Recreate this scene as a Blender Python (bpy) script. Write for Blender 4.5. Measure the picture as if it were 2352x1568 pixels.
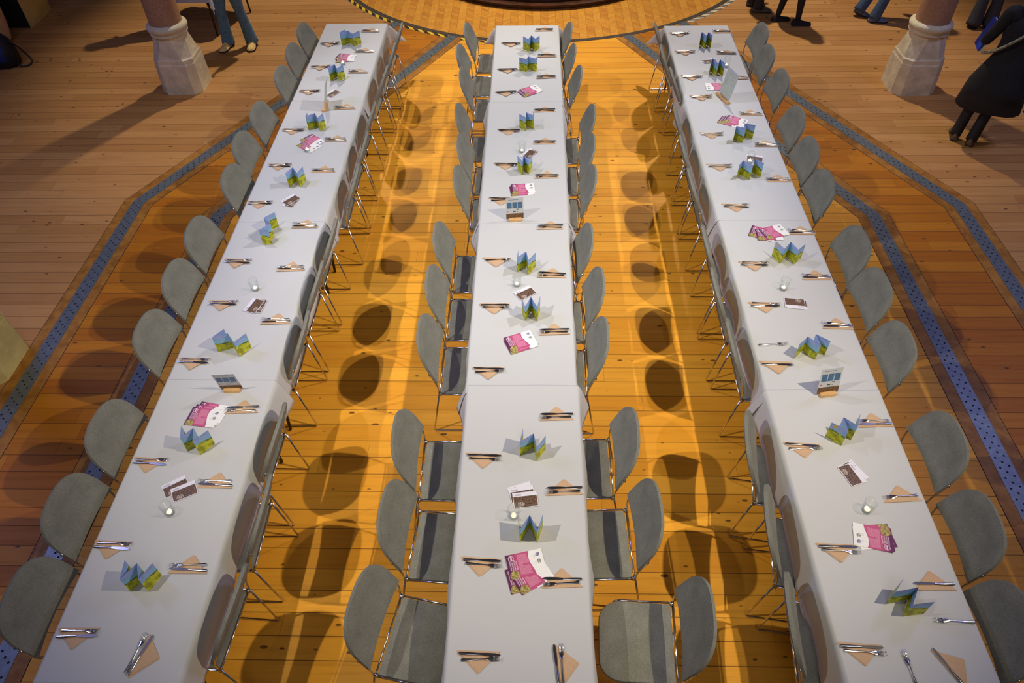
import bpy, bmesh, math, random
from mathutils import Vector, Matrix, Quaternion, noise
from math import pi, sin, cos, sqrt, atan2, radians
random.seed(7)
S = bpy.context.scene
for o in list(bpy.data.objects): bpy.data.objects.remove(o)
C = S.collection

# ------------------------------------------------------------------ camera, world, lights, exposure
F_PX, PITCH, YAW, ROLL, CAM_H = 1693.38, 0.814844, 0.039983, -0.02706, 4.6234
cam_d = bpy.data.cameras.new('camera'); cam = bpy.data.objects.new('camera', cam_d); C.objects.link(cam)
cam_d.sensor_fit = 'HORIZONTAL'; cam_d.sensor_width = 36; cam_d.lens = 36*F_PX/2352; cam_d.clip_end = 100
fw = Vector((-sin(YAW)*cos(PITCH), cos(YAW)*cos(PITCH), -sin(PITCH)))
rt = Vector((cos(YAW), sin(YAW), 0)); up = rt.cross(fw)
r2 = cos(ROLL)*rt+sin(ROLL)*up; u2 = -sin(ROLL)*rt+cos(ROLL)*up
m = Matrix((r2, u2, -fw)).transposed().to_4x4(); m.translation = (0, 0, CAM_H); cam.matrix_world = m
S.camera = cam
S.view_settings.view_transform = 'Standard'; S.view_settings.look = 'None'
S.view_settings.gamma = 1; S.view_settings.use_curve_mapping = False; S.view_settings.exposure = 0.0
w = bpy.data.worlds.new('hall_dim'); S.world = w; w.use_nodes = True
w.node_tree.nodes['Background'].inputs[0].default_value = (.80, .70, .86, 1)
w.node_tree.nodes['Background'].inputs[1].default_value = .045

def spot(name, loc, aim, power, col, angle, blend, size):
    l = bpy.data.lights.new(name, 'SPOT'); l.energy = power; l.color = col; l.spot_size = radians(angle)
    l.spot_blend = blend; l.shadow_soft_size = size
    o = bpy.data.objects.new(name, l); C.objects.link(o); o.location = loc
    o.rotation_euler = (Vector(aim)-Vector(loc)).to_track_quat('-Z', 'Y').to_euler()
    return o
def area(name, loc, aim, power, col, size):
    l = bpy.data.lights.new(name, 'AREA'); l.energy = power; l.color = col; l.size = size
    o = bpy.data.objects.new(name, l); C.objects.link(o); o.location = loc
    o.rotation_euler = (Vector(aim)-Vector(loc)).to_track_quat('-Z', 'Y').to_euler()
    return o
# gallery spotlights, two on each side of the tables and two above the far stage
spot('gallery_spot', (-3.9, 1.5, 6.5), (.1, 3.9, 0), 940, (1.0, .955, .87), 55, 1.0, .05)
spot('gallery_spot', (4.1, 1.5, 6.5), (-.3, 3.7, 0), 1300, (1.0, .885, .66), 54, .9, .05)
spot('gallery_spot', (-3.9, 6.3, 6.6), (.7, 6.4, 0), 520, (1.0, 1.0, .99), 60, .5, .05)
spot('gallery_spot', (4.1, 6.3, 6.6), (-1.0, 6.0, 0), 880, (1.0, .99, .96), 55, .75, .05)
spot('stage_spot', (-2.6, 12.0, 6.5), (-2.5, 10.5, 0), 1050, (1.0, .90, .76), 72, .5, .10)
spot('stage_spot', (2.8, 12.0, 6.5), (2.4, 10.5, 0), 1250, (1.0, .90, .76), 78, .6, .10)
# soft fill added behind the camera to brighten surfaces turned towards it
area('camera_side_fill', (0.5, -3.0, 6.6), (0, 5.0, .4), 78, (.93, .90, 1.0), 2.6)
# blue stage wash lamps on the galleries at both sides
area('blue_wash_lamp', (-6.3, 5.2, 5.7), (-3.2, 2.0, 0), 150, (.38, .42, 1.0), 1.3)
area('blue_wash_lamp', (6.5, 6.7, 5.9), (3.2, 3.2, 0), 120, (.40, .42, 1.0), 1.3)

# ------------------------------------------------------------------ node helper
class NB:
    def __init__(s, name, rough=.5, metal=0, spec=.5):
        s.mat = bpy.data.materials.new(name); s.mat.use_nodes = True
        s.t = s.mat.node_tree; s.b = s.t.nodes['Principled BSDF']
        s.b.inputs['Roughness'].default_value = rough; s.b.inputs['Metallic'].default_value = metal
        s.b.inputs['Specular IOR Level'].default_value = spec
    def put(s, sock, v):
        if hasattr(v, 'is_output'): s.t.links.new(v, sock)
        elif isinstance(v, (tuple, list)): sock.default_value = tuple(v)+((1,) if len(v) == 3 and len(sock.default_value) == 4 else ())
        else: sock.default_value = v
    def m(s, op, a, b=None, c=None):
        n = s.t.nodes.new('ShaderNodeMath'); n.operation = op
        for i, v in enumerate((a, b, c)):
            if v is not None: s.put(n.inputs[i], v)
        return n.outputs[0]
    def add(s, a, b): return s.m('ADD', a, b)
    def sub(s, a, b): return s.m('SUBTRACT', a, b)
    def mul(s, a, b): return s.m('MULTIPLY', a, b)
    def lt(s, a, b): return s.m('LESS_THAN', a, b)
    def gt(s, a, b): return s.m('GREATER_THAN', a, b)
    def fl(s, a): return s.m('FLOOR', a)
    def fr(s, a): return s.m('FRACT', a)
    def coord(s, kind='Object'):
        n = s.t.nodes.new('ShaderNodeTexCoord'); x = s.t.nodes.new('ShaderNodeSeparateXYZ')
        s.t.links.new(n.outputs[kind], x.inputs[0]); return n.outputs[kind], x.outputs[0], x.outputs[1], x.outputs[2]
    def vec(s, x, y=0.0, z=0.0):
        n = s.t.nodes.new('ShaderNodeCombineXYZ')
        for i, v in enumerate((x, y, z)): s.put(n.inputs[i], v)
        return n.outputs[0]
    def noise(s, v, scale, detail=2, rough=.5):
        n = s.t.nodes.new('ShaderNodeTexNoise'); s.put(n.inputs['Vector'], v); n.inputs['Scale'].default_value = scale
        n.inputs['Detail'].default_value = detail; n.inputs['Roughness'].default_value = rough; return n.outputs[0]
    def white(s, v):
        n = s.t.nodes.new('ShaderNodeTexWhiteNoise'); s.put(n.inputs['Vector'], v); return n.outputs[0]
    def voro(s, v, scale):
        n = s.t.nodes.new('ShaderNodeTexVoronoi'); s.put(n.inputs['Vector'], v); n.inputs['Scale'].default_value = scale
        return n.outputs['Distance'], n.outputs['Color']
    def mix(s, f, a, b):
        n = s.t.nodes.new('ShaderNodeMix'); n.data_type = 'RGBA'
        s.put(n.inputs[0], f); s.put(n.inputs[6], a); s.put(n.inputs[7], b); return n.outputs[2]
    def smooth(s, v, lo, hi):
        n = s.t.nodes.new('ShaderNodeMapRange'); n.interpolation_type = 'SMOOTHSTEP'
        s.put(n.inputs[0], v); n.inputs[1].default_value = lo; n.inputs[2].default_value = hi; return n.outputs[0]
    def bump(s, h, strength=.3, dist=.01):
        n = s.t.nodes.new('ShaderNodeBump'); n.inputs['Strength'].default_value = strength
        n.inputs['Distance'].default_value = dist; s.put(n.inputs['Height'], h); s.t.links.new(n.outputs[0], s.b.inputs['Normal'])
    def col(s, v): s.put(s.b.inputs['Base Color'], v); return s.mat

def plain(name, c, rough=.6, metal=0, speck=0, scale=60, bump=0, spec=.5):
    n = NB(name, rough, metal, spec)
    if speck:
        v, x, y, z = n.coord(); k = n.noise(v, scale, 3, .7)
        f = n.smooth(k, .3, .7)
        if bump: n.bump(k, bump, .003)
        return n.col(n.mix(f, tuple(q*(1-speck) for q in c), tuple(min(1, q*(1+speck)) for q in c)))
    return n.col(c)

def planks(name, ca, cb, dark, swap=False, L=2.6, knot=1.0):
    n = NB(name, .42, 0, .22); v, x, y, z = n.coord()
    if swap: x, y = y, x
    yy = n.add(n.mul(y, 1/.15), -.04); r = n.fl(yy); fy = n.fr(yy)
    xx = n.mul(n.add(x, n.mul(n.white(n.vec(r, 3.3)), 9.0)), 1/L); c = n.fl(xx); fx = n.fr(xx)
    idn = n.white(n.vec(r, c, 1.7)); id2 = n.white(n.vec(r, c, 5.1))
    g = n.noise(n.vec(n.mul(x, 1.6), n.mul(y, 26), n.mul(idn, 17)), 1.0, 5, .62)
    gf = n.noise(n.vec(n.mul(x, 5), n.mul(y, 90), n.mul(id2, 17)), 1.0, 3, .6)
    base = n.mix(n.smooth(idn, 0, 1), ca, cb)
    base = n.mix(n.mul(n.smooth(g, .45, .75), .34), base, dark)
    base = n.mix(n.mul(n.smooth(gf, .5, .8), .12), base, dark)
    big = n.noise(n.vec(x, y), .9, 3, .6)
    base = n.mix(n.mul(n.smooth(big, .45, .75), .16), base, dark)
    # knots: small dark ovals of their own
    kv = n.vec(n.add(n.mul(x, 5.4), n.mul(idn, 5)), n.mul(y, 12)); kd, kc = n.voro(kv, 1.0)
    sp = n.t.nodes.new('ShaderNodeSeparateXYZ'); n.t.links.new(kc, sp.inputs[0]); kr = n.add(.035, n.mul(sp.outputs[0], .11))
    kn = n.mul(n.sub(1.0, n.smooth(n.sub(kd, kr), -.03, .03)), n.gt(sp.outputs[1], 1-.62*knot))
    base = n.mix(n.mul(kn, .85), base, (.07, .03, .012))
    ey = n.mul(n.m('MINIMUM', fy, n.sub(1.0, fy)), .15); ex = n.mul(n.m('MINIMUM', fx, n.sub(1.0, fx)), L)
    gap = n.m('MAXIMUM', n.sub(1.0, n.smooth(ey, .0008, .0042)), n.mul(n.sub(1.0, n.smooth(ex, .0006, .0026)), .55))
    base = n.mix(n.mul(gap, .8), base, (.05, .02, .008))
    n.bump(n.sub(n.mul(gf, .1), gap), .35, .003)
    n.put(n.b.inputs['Roughness'], n.add(.42, n.mul(g, .2)))
    return n.col(base)

M = {}
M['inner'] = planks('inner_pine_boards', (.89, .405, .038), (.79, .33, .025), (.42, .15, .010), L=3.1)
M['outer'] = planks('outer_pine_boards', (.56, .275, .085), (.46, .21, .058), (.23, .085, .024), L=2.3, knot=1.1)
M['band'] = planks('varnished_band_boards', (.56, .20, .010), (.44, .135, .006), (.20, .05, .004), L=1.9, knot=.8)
def stripwood():
    n = NB('border_strip_wood', .5, 0, .2); v, x, y, z = n.coord(); a = n.noise(v, 9, 4, .6); b2 = n.noise(v, 1.1, 2)
    return n.col(n.mix(n.smooth(n.add(n.mul(a, .6), n.mul(b2, .4)), .35, .65), (.25, .095, .014), (.46, .20, .034)))
M['strip'] = stripwood()

def herringbone():
    n = NB('herringbone_parquet', .4, 0, .35); v, x, y, z = n.coord()
    P = .22; a = n.mul(x, 1/P); tri = n.m('ABSOLUTE', n.sub(n.fr(a), .5)); colid = n.fl(n.mul(x, 2/P))
    vv = n.mul(n.add(y, n.mul(tri, P*.8)), 1/.075); r = n.fl(vv); f = n.fr(vv)
    idn = n.white(n.vec(r, colid, 4.2)); g = n.noise(n.vec(n.mul(x, 8), n.mul(vv, 3), n.mul(idn, 9)), 1.5, 3)
    arm = n.m('MODULO', colid, 2.0); base = n.mix(n.m('ABSOLUTE', arm), n.mix(idn, (.78, .36, .05), (.70, .30, .036)), n.mix(idn, (.74, .33, .042), (.58, .225, .028)))
    base = n.mix(n.mul(n.smooth(g, .4, .8), .4), base, (.24, .08, .016))
    fx = n.fr(n.mul(x, 2/P)); e = n.m('MINIMUM', n.mul(n.m('MINIMUM', f, n.sub(1.0, f)), .075), n.mul(n.m('MINIMUM', fx, n.sub(1.0, fx)), P/2))
    return n.col(n.mix(n.mul(n.sub(1.0, n.smooth(e, .0005, .003)), .7), base, (.08, .03, .01)))
M['parquet'] = herringbone()
M['stage'] = plain('dark_stage_wood', (.085, .030, .010), .32, 0, .3, 9)
M['grate'] = plain('painted_grate_metal', (.15, .17, .18), .42, .35, .15, 20)
M['hole'] = plain('grate_hole_dark', (.006, .006, .008), .9)
M['dirt'] = plain('dark_metal_strip', (.07, .055, .04), .6, .3, .3, 30)
def tape(name, a, b, per):
    n = NB(name, .55); v, x, y, z = n.coord(); ang = n.m('ARCTAN2', x, y)
    rr = n.m('SQRT', n.add(n.mul(x, x), n.mul(y, y)))
    f = n.gt(n.fr(n.add(n.mul(ang, per), n.mul(rr, 9.0))), .5)
    return n.col(n.mix(f, a, b))
M['tape'] = tape('hazard_stripes', (.75, .52, .03), (.02, .018, .015), 3.5/.17)
M['tape2'] = tape('worn_pale_stripes', (.62, .58, .42), (.16, .14, .12), 3.5/.17)
def cloth():
    n = NB('white_cloth', .85, 0, .2); v, x, y, z = n.coord()
    a = n.noise(v, 1.6, 4, .55); c = n.noise(n.vec(n.mul(x, 2), n.mul(y, .8), z), 3.5, 3)
    n.bump(n.add(a, n.mul(c, .5)), .22, .03)
    return n.col((.53, .525, .512))
M['cloth'] = cloth()
def fabric():
    n = NB('grey_chair_fabric', .95, 0, .15); v, x, y, z = n.coord()
    a = n.noise(v, 330, 2, .8); b2 = n.noise(v, 9, 2)
    n.bump(a, .35, .002)
    return n.col(n.mix(n.smooth(n.add(n.mul(a, .8), n.mul(b2, .2)), .36, .64), (.15, .148, .120), (.285, .278, .23)))
M['fabric'] = fabric()
M['chrome'] = plain('chrome_tube', (.72, .70, .68), .16, 1)
M['steel'] = plain('stainless_steel', (.50, .485, .47), .2, 1)
M['plastic'] = plain('dark_plastic', (.05, .05, .05), .4)
M['under'] = plain('chair_underside', (.06, .06, .058), .7)
def kraft():
    n = NB('kraft_paper_napkin', .9, 0, .1); v, x, y, z = n.coord(); a = n.noise(v, 90, 3)
    n.bump(a, .15, .002); return n.col(n.mix(a, (.50, .32, .185), (.62, .41, .25)))
M['kraft'] = kraft()
def leaflet(sun):
    n = NB('landscape_print', .5, 0, .3); uv, u, v, _ = n.coord('UV')
    hills = n.add(.50, n.add(n.mul(n.m('SINE', n.add(n.mul(u, 2.3), .6)), .09), n.mul(n.noise(n.vec(u, 0, 3), 3.0, 2), .08)))
    sky = n.mix(n.smooth(n.noise(n.vec(u, n.mul(v, 2)), 2.4, 3), .35, .65), (.24, .38, .66), (.38, .42, .74))
    sky = n.mix(n.smooth(v, .9, .55), sky, (.25, .50, .66))
    gn = n.noise(n.vec(n.mul(u, .9), n.mul(v, 1.6)), 2.6, 4, .6)
    grass = n.mix(n.smooth(gn, .38, .62), (.28, .30, .012), (.60, .60, .035))
    grass = n.mix(n.mul(n.smooth(n.noise(n.vec(u, v, 7), 6.0, 2), .6, .7), .8), grass, (.36, .15, .02))
    tree = n.mul(n.lt(n.m('ABSOLUTE', n.sub(v, n.sub(hills, .03))), .035), n.gt(n.noise(n.vec(u, 1, 1), 2.2, 2), .5))
    grass = n.mix(n.mul(tree, .8), grass, (.035, .06, .012))
    c = n.mix(n.gt(v, hills), grass, sky)
    d = n.m('SQRT', n.add(n.m('POWER', n.sub(u, .28), 2.0), n.m('POWER', n.mul(n.sub(v, .86), 1.43), 2.0)))
    return n.col(n.mix(n.lt(d, .13), c, (.72, .42, .10)) if sun else c)
M['leaflet'] = leaflet(False); M['leaflet_sun'] = leaflet(True)
def flyer():
    n = NB('magenta_flyer_print', .5, 0, .3); uv, u, v, _ = n.coord('UV')
    c = n.mix(n.smooth(u, .02, .34), (.115, .022, .085), (.50, .085, .20))
    # body text columns
    ln = n.mul(n.gt(n.fr(n.mul(u, 44)), .55), n.gt(n.noise(n.vec(n.fl(n.mul(u, 44)), n.mul(v, 55)), 1.0, 1), .42))
    blk = n.mul(n.mul(n.gt(u, .31), n.lt(u, n.add(.56, n.mul(n.sub(1.0, v), .08)))), n.mul(n.gt(v, .10), n.lt(v, .93)))
    gapm = n.m('MAXIMUM', n.lt(u, .42), n.gt(n.m('ABSOLUTE', n.sub(v, .50)), .035))
    c = n.mix(n.mul(n.mul(n.mul(ln, blk), gapm), .62), c, (.85, .50, .58))
    # ring emblem and olive picture on the dark end
    def dist(cu, cv): return n.m('SQRT', n.add(n.m('POWER', n.mul(n.sub(u, cu), 1.42), 2.0), n.m('POWER', n.sub(v, cv), 2.0)))
    d = dist(.135, .83); c = n.mix(n.lt(n.m('ABSOLUTE', n.sub(d, .10)), .009), c, (.80, .62, .70))
    c = n.mix(n.mul(n.mul(n.lt(d, .095), n.lt(n.m('ABSOLUTE', n.sub(u, .14)), .022)), .75), c, (.85, .68, .75))
    d2 = dist(.15, .13); pic = n.mix(n.smooth(n.noise(n.vec(u, v), 14, 3), .35, .65), (.20, .15, .04), (.52, .42, .14))
    c = n.mix(n.lt(d2, .19), c, pic)
    # white end with two small flower drawings
    edge = n.add(.66, n.mul(n.m('SINE', n.mul(n.sub(v, .35), 4.4)), -.055))
    wh = (.82, .80, .76); fl = wh
    for cv, cc in ((.80, (.07, .05, .20)), (.52, (.12, .13, .10))):
        dd = dist(.865, cv); blob = n.mul(n.lt(dd, .085), n.gt(n.noise(n.vec(u, v), 42, 2), .47)); fl = n.mix(blob, fl, cc)
        dt = dist(.765, cv-.05); tx = n.mul(n.lt(dt, .06), n.gt(n.noise(n.vec(u, v), 80, 1), .57)); fl = n.mix(n.mul(tx, .6), fl, (.15, .16, .12))
    return n.col(n.mix(n.gt(u, edge), c, fl))
M['flyer'] = flyer()
def postcard():
    n = NB('brown_photo_postcard', .45, 0, .3); uv, u, v, _ = n.coord('UV')
    a = n.noise(n.vec(u, n.mul(v, .7)), 16, 5, .7); p = n.mix(n.smooth(a, .35, .65), (.035, .022, .016), (.20, .13, .09))
    p = n.mix(n.mul(n.smooth(n.noise(n.vec(u, v, 3), 7, 2), .5, .6), .5), p, (.22, .09, .045))
    d = n.m('SQRT', n.add(n.m('POWER', n.sub(u, .30), 2.0), n.m('POWER', n.sub(v, .22), 2.0)))
    p = n.mix(n.mul(n.lt(d, .15), n.gt(n.noise(n.vec(u, v), 26, 2), .5)), p, (.55, .45, .38))
    inn = n.mul(n.mul(n.gt(u, .025), n.lt(u, .975)), n.mul(n.gt(v, .035), n.lt(v, .73)))
    wh = n.mix(n.mul(n.mul(n.mul(n.gt(v, .78), n.lt(v, .90)), n.mul(n.gt(u, .08), n.lt(u, .36))), n.gt(n.noise(n.vec(u, v), 60, 1), .52)), (.74, .71, .76), (.12, .12, .18))
    return n.col(n.mix(inn, wh, p))
M['postcard'] = postcard()
M['paper'] = plain('white_paper', (.76, .75, .73), .7)
M['sign'] = plain('sign_paper', (.62, .63, .65), .5)
M['signback'] = plain('pale_green_print', (.60, .66, .56), .5, 0, .12, 25)
M['signblue'] = plain('blue_panel_print', (.075, .17, .32), .45, 0, .2, 60)
M['signbrown'] = plain('brown_panel_print', (.17, .085, .035), .5, 0, .4, 40)
M['signdark'] = plain('dark_print', (.05, .05, .06), .5)
M['signred'] = plain('red_print', (.55, .05, .04), .5)
M['block'] = plain('pale_wood_block', (.72, .42, .17), .55, 0, .15, 12)
M['wax'] = plain('candle_wax', (.88, .82, .66), .5)
M['wax'].node_tree.nodes['Principled BSDF'].inputs['Emission Color'].default_value = (1, .72, .36, 1)
M['wax'].node_tree.nodes['Principled BSDF'].inputs['Emission Strength'].default_value = .55
M['tin'] = plain('tealight_tin', (.7, .7, .7), .3, 1)
fm = NB('candle_flame'); fm.b.inputs['Emission Color'].default_value = (1, .75, .4, 1); fm.b.inputs['Emission Strength'].default_value = 12; M['flame'] = fm.col((1, .8, .5))
def glass(k):
    m_ = bpy.data.materials.new('clear_thin_glass'); m_.use_nodes = True; t = m_.node_tree; t.nodes.clear()
    o = t.nodes.new('ShaderNodeOutputMaterial'); mx = t.nodes.new('ShaderNodeMixShader'); tr = t.nodes.new('ShaderNodeBsdfTransparent')
    gl = t.nodes.new('ShaderNodeBsdfGlossy'); lw = t.nodes.new('ShaderNodeLayerWeight'); mu = t.nodes.new('ShaderNodeMath')
    pw = t.nodes.new('ShaderNodeMath'); pw.operation = 'POWER'; pw.inputs[1].default_value = 2.2; mu.operation = 'MULTIPLY_ADD'; mu.inputs[1].default_value = k; mu.inputs[2].default_value = .008
    gl.inputs['Roughness'].default_value = .03; lw.inputs['Blend'].default_value = .22; tr.inputs[0].default_value = (.97, .985, .98, 1)
    t.links.new(lw.outputs['Facing'], pw.inputs[0]); t.links.new(pw.outputs[0], mu.inputs[0]); t.links.new(mu.outputs[0], mx.inputs[0])
    t.links.new(tr.outputs[0], mx.inputs[1]); t.links.new(gl.outputs[0], mx.inputs[2]); t.links.new(mx.outputs[0], o.inputs[0])
    return m_
M['glass'] = glass(.95); M['rimglass'] = glass(2.2)
def stone(name, c):
    n = NB(name, .9, 0, .2); v, x, y, z = n.coord(); a = n.noise(v, 5, 5, .65); b2 = n.noise(v, 1.7, 3)
    n.bump(n.noise(v, 22, 5, .7), .6, .015)
    k = n.mix(n.smooth(a, .3, .7), tuple(q*.72 for q in c), c)
    return n.col(n.mix(n.mul(n.smooth(b2, .55, .75), .45), k, (c[0]*.5, c[1]*.5, c[2]*.38)))
M['stone'] = stone('weathered_limestone', (.80, .68, .44))
M['stone2'] = stone('mossy_limestone', (.58, .46, .18))
M['shaft'] = plain('pink_granite_shaft', (.40, .22, .12), .5, 0, .25, 70)
def denim(name, c): return plain(name, c, .9, 0, .25, 40)
M['jeans'] = denim('blue_denim', (.10, .21, .30)); M['jeans_dark'] = denim('dark_blue_denim', (.05, .09, .15))
M['skin'] = plain('skin', (.55, .33, .24), .55); M['hair'] = plain('brown_hair', (.06, .035, .02), .6, 0, .3, 30)
M['grey_hair'] = plain('grey_hair', (.28, .26, .24), .6, 0, .3, 30)
M['black'] = plain('black_wool', (.012, .011, .011), .9, 0, .3, 60); M['tights'] = plain('black_tights', (.012, .009, .009), .75)
M['tan'] = plain('tan_suede', (.85, .58, .20), .85, 0, .1, 40); M['sole'] = plain('dark_rubber_sole', (.03, .022, .015), .8)
M['brownshoe'] = plain('brown_leather', (.12, .065, .03), .5); M['greybrown'] = plain('grey_brown_trainer', (.13, .10, .065), .7)
M['slipon'] = plain('blue_grey_canvas', (.16, .19, .27), .8); M['whitesole'] = plain('white_sole', (.5, .5, .5), .6)
M['darkred'] = plain('dark_red_knit', (.11, .018, .012), .9); M['maroon'] = plain('maroon_wool', (.045, .01, .012), .9)
M['greycoat'] = plain('dark_grey_coat', (.05, .05, .048), .9, 0, .2, 60); M['charcoal'] = plain('charcoal_cloth', (.03, .03, .034), .9)
M['check'] = plain('checked_strap_cloth', (.30, .28, .18), .9, 0, .7, 55)
M['bluebag'] = plain('blue_nylon', (.008, .03, .16), .5); M['blackbag'] = plain('black_nylon', (.008, .008, .012), .6)
M['bluefold'] = plain('blue_folder', (.01, .05, .42), .4); M['glove'] = plain('black_knit_glove', (.02, .02, .024), .8)
M['cabinet'] = plain('pale_plywood', (.78, .52, .14), .5, 0, .15, 3); M['blackface'] = plain('matte_black_panel', (.004, .004, .004), .8)
M['drum'] = plain('tan_bent_wood', (.75, .45, .20), .5, 0, .2, 5); M['darkleg'] = plain('dark_metal_leg', (.025, .018, .014), .5, .4)
M['tabletop'] = plain('folding_table_top', (.45, .42, .38), .6)

# measured positions in metres
D_CL = [[-0.666,8.554],[-0.716,7.996],[-0.643,7.453],[-0.633,6.671],[-0.571,6.103],[-0.567,5.564],[-0.666,4.731],[-0.672,4.184],[-0.677,3.638],[-0.739,2.752],[-0.739,2.21],[-0.815,1.65]]
D_CR = [[0.321,8.538],[0.344,7.981],[0.388,7.461],[0.482,6.632],[0.447,6.09],[0.429,5.561],[0.351,4.705],[0.405,4.157],[0.4,3.611],[0.529,2.778],[0.608,2.231],[0.806,1.619]]
D_LL = [[-2.625,8.599],[-2.635,8.068],[-2.628,7.518],[-2.677,6.734],[-2.7,6.166],[-2.641,5.602],[-2.709,4.816],[-2.704,4.261],[-2.702,3.679],[-2.679,2.82],[-2.695,2.244],[-2.668,1.689]]
D_RR = [[2.546,8.475],[2.498,7.927],[2.515,7.345],[2.485,6.575],[2.473,6.011],[2.461,5.469],[2.513,4.668],[2.508,4.149],[2.482,3.572],[2.505,2.757],[2.479,2.177],[2.422,1.613]]
D_LR = [[-1.67,8.571],[-1.685,8.043],[-1.7,7.497],[-1.716,6.709],[-1.705,6.152],[-1.698,5.592],[-1.754,4.777],[-1.764,4.234],[-1.755,3.669],[-1.732,2.805],[-1.686,2.254],[-1.69,1.667]]
D_RL = [[1.543,8.492],[1.54,7.929],[1.584,7.404],[1.516,6.591],[1.504,6.05],[1.502,5.499],[1.498,4.676],[1.487,4.146],[1.503,3.59],[1.434,2.73],[1.453,2.178],[1.453,1.623]]
D_leaf = {"L":[[[-2.197,8.506],[-2.243,8.424],[-2.154,8.471],[-2.082,8.388],[-2.018,8.474]],[[-2.217,7.628],[-2.208,7.552],[-2.157,7.651],[-2.108,7.545],[-2.063,7.645]],[[-2.238,6.626],[-2.24,6.551],[-2.161,6.614],[-2.112,6.523],[-2.077,6.613]],[[-2.236,5.644],[-2.211,5.572],[-2.166,5.666],[-2.106,5.575],[-2.077,5.678]],[[-2.168,5.0],[-2.243,4.925],[-2.169,4.852],[-2.241,4.755],[-2.164,4.763]],[[-2.199,3.629],[-2.262,3.545],[-2.16,3.586],[-2.092,3.5],[-2.03,3.587]],[[-2.224,2.773],[-2.203,2.681],[-2.14,2.757],[-2.113,2.654],[-2.043,2.74]],[[-2.235,1.858],[-2.219,1.746],[-2.16,1.841],[-2.117,1.747],[-2.076,1.843]]],"C":[[[-0.112,8.284],[-0.052,8.213],[-0.017,8.306],[0.029,8.221],[0.078,8.298]],[[-0.149,7.766],[-0.069,7.729],[-0.052,7.789],[0.028,7.738],[0.048,7.776]],[[-0.132,6.576],[-0.066,6.507],[-0.065,6.603],[0.011,6.541],[0.002,6.627]],[[-0.138,5.839],[-0.094,5.749],[-0.08,5.851],[-0.034,5.765],[-0.003,5.862]],[[-0.111,4.505],[-0.121,4.409],[-0.048,4.483],[-0.031,4.379],[0.025,4.47]],[[-0.078,3.951],[-0.052,3.864],[-0.01,3.963],[0.035,3.86],[0.058,3.975]],[[-0.056,2.766],[-0.076,2.664],[0.011,2.728],[0.029,2.625],[0.085,2.712]],[[-0.079,2.179],[-0.068,2.066],[-0.012,2.159],[0.032,2.065],[0.063,2.167]]],"R":[[[1.901,8.282],[1.923,8.35],[1.96,8.251],[1.998,8.353],[2.028,8.258]],[[1.909,7.637],[1.941,7.71],[1.979,7.59],[2.013,7.685],[2.051,7.589]],[[1.909,6.252],[1.933,6.328],[2.013,6.277],[2.021,6.372],[2.116,6.337]],[[1.838,5.676],[1.885,5.743],[1.956,5.663],[1.996,5.774],[2.059,5.694]],[[1.921,4.604],[1.967,4.512],[2.035,4.595],[2.071,4.499],[2.146,4.573]],[[1.834,3.493],[1.908,3.565],[1.976,3.483],[1.969,3.588],[2.051,3.521]],[[1.869,2.826],[1.951,2.755],[1.954,2.866],[2.024,2.798],[2.066,2.893]],[[1.967,1.803],[1.898,1.726],[2.024,1.752],[1.963,1.659],[2.078,1.674]]]}
D_Ll = [[-2.394,8.466],[-2.388,7.89],[-2.395,7.337],[-2.395,6.545],[-2.382,5.92],[-2.417,5.332],[-2.396,4.54],[-2.374,4.049],[-2.41,3.453],[-2.416,2.599],[-2.429,2.019],[-2.414,1.51]]
D_Lr = [[-1.956,8.807],[-1.945,8.267],[-1.935,7.77],[-1.942,6.983],[-1.929,6.371],[-1.945,5.838],[-1.94,5.012],[-1.935,4.459],[-1.911,3.861],[-1.939,3.024],[-1.947,2.446],[-1.933,1.89]]
D_Cl = [[-0.253,8.423],[-0.278,7.783],[-0.284,7.278],[-0.234,6.514],[-0.249,5.918],[-0.273,5.372],[-0.287,4.553],[-0.285,4.017],[-0.304,3.375],[-0.304,2.648],[-0.283,1.938],[-0.271,1.418]]
D_Cr = [[0.141,8.786],[0.164,8.119],[0.153,7.615],[0.127,6.903],[0.121,6.304],[0.134,5.731],[0.155,4.987],[0.159,4.378],[0.167,3.757],[0.166,2.978],[0.201,2.415],[0.172,1.832]]
D_Rl = [[1.731,8.646],[1.731,8.175],[1.72,7.59],[1.756,7.157],[1.744,6.428],[1.726,5.88],[1.759,5.266],[1.761,4.502],[1.743,4.033],[1.703,3.435],[1.708,2.742],[1.733,2.044],[1.696,1.482]]
D_Rr = [[2.239,8.693],[2.192,8.145],[2.215,7.563],[2.198,6.809],[2.228,6.237],[2.218,5.661],[2.238,4.909],[2.214,4.351],[2.229,3.819],[2.22,2.937],[2.209,2.388],[2.195,1.84]]
D_ends = [[-2.047,1.401],[0.14,1.376],[2.1,1.382],[1.91,1.369]]
D_forks = [[1.709,3.626],[2.232,1.634]]
D_candle = [[-2.144,7.959],[-2.171,6.172],[-2.162,4.206],[-2.163,2.235],[-0.101,6.138],[-0.121,4.256],[-0.107,2.231],[2.13,7.822],[2.013,5.942],[1.923,4.212],[1.967,2.292]]
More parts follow.
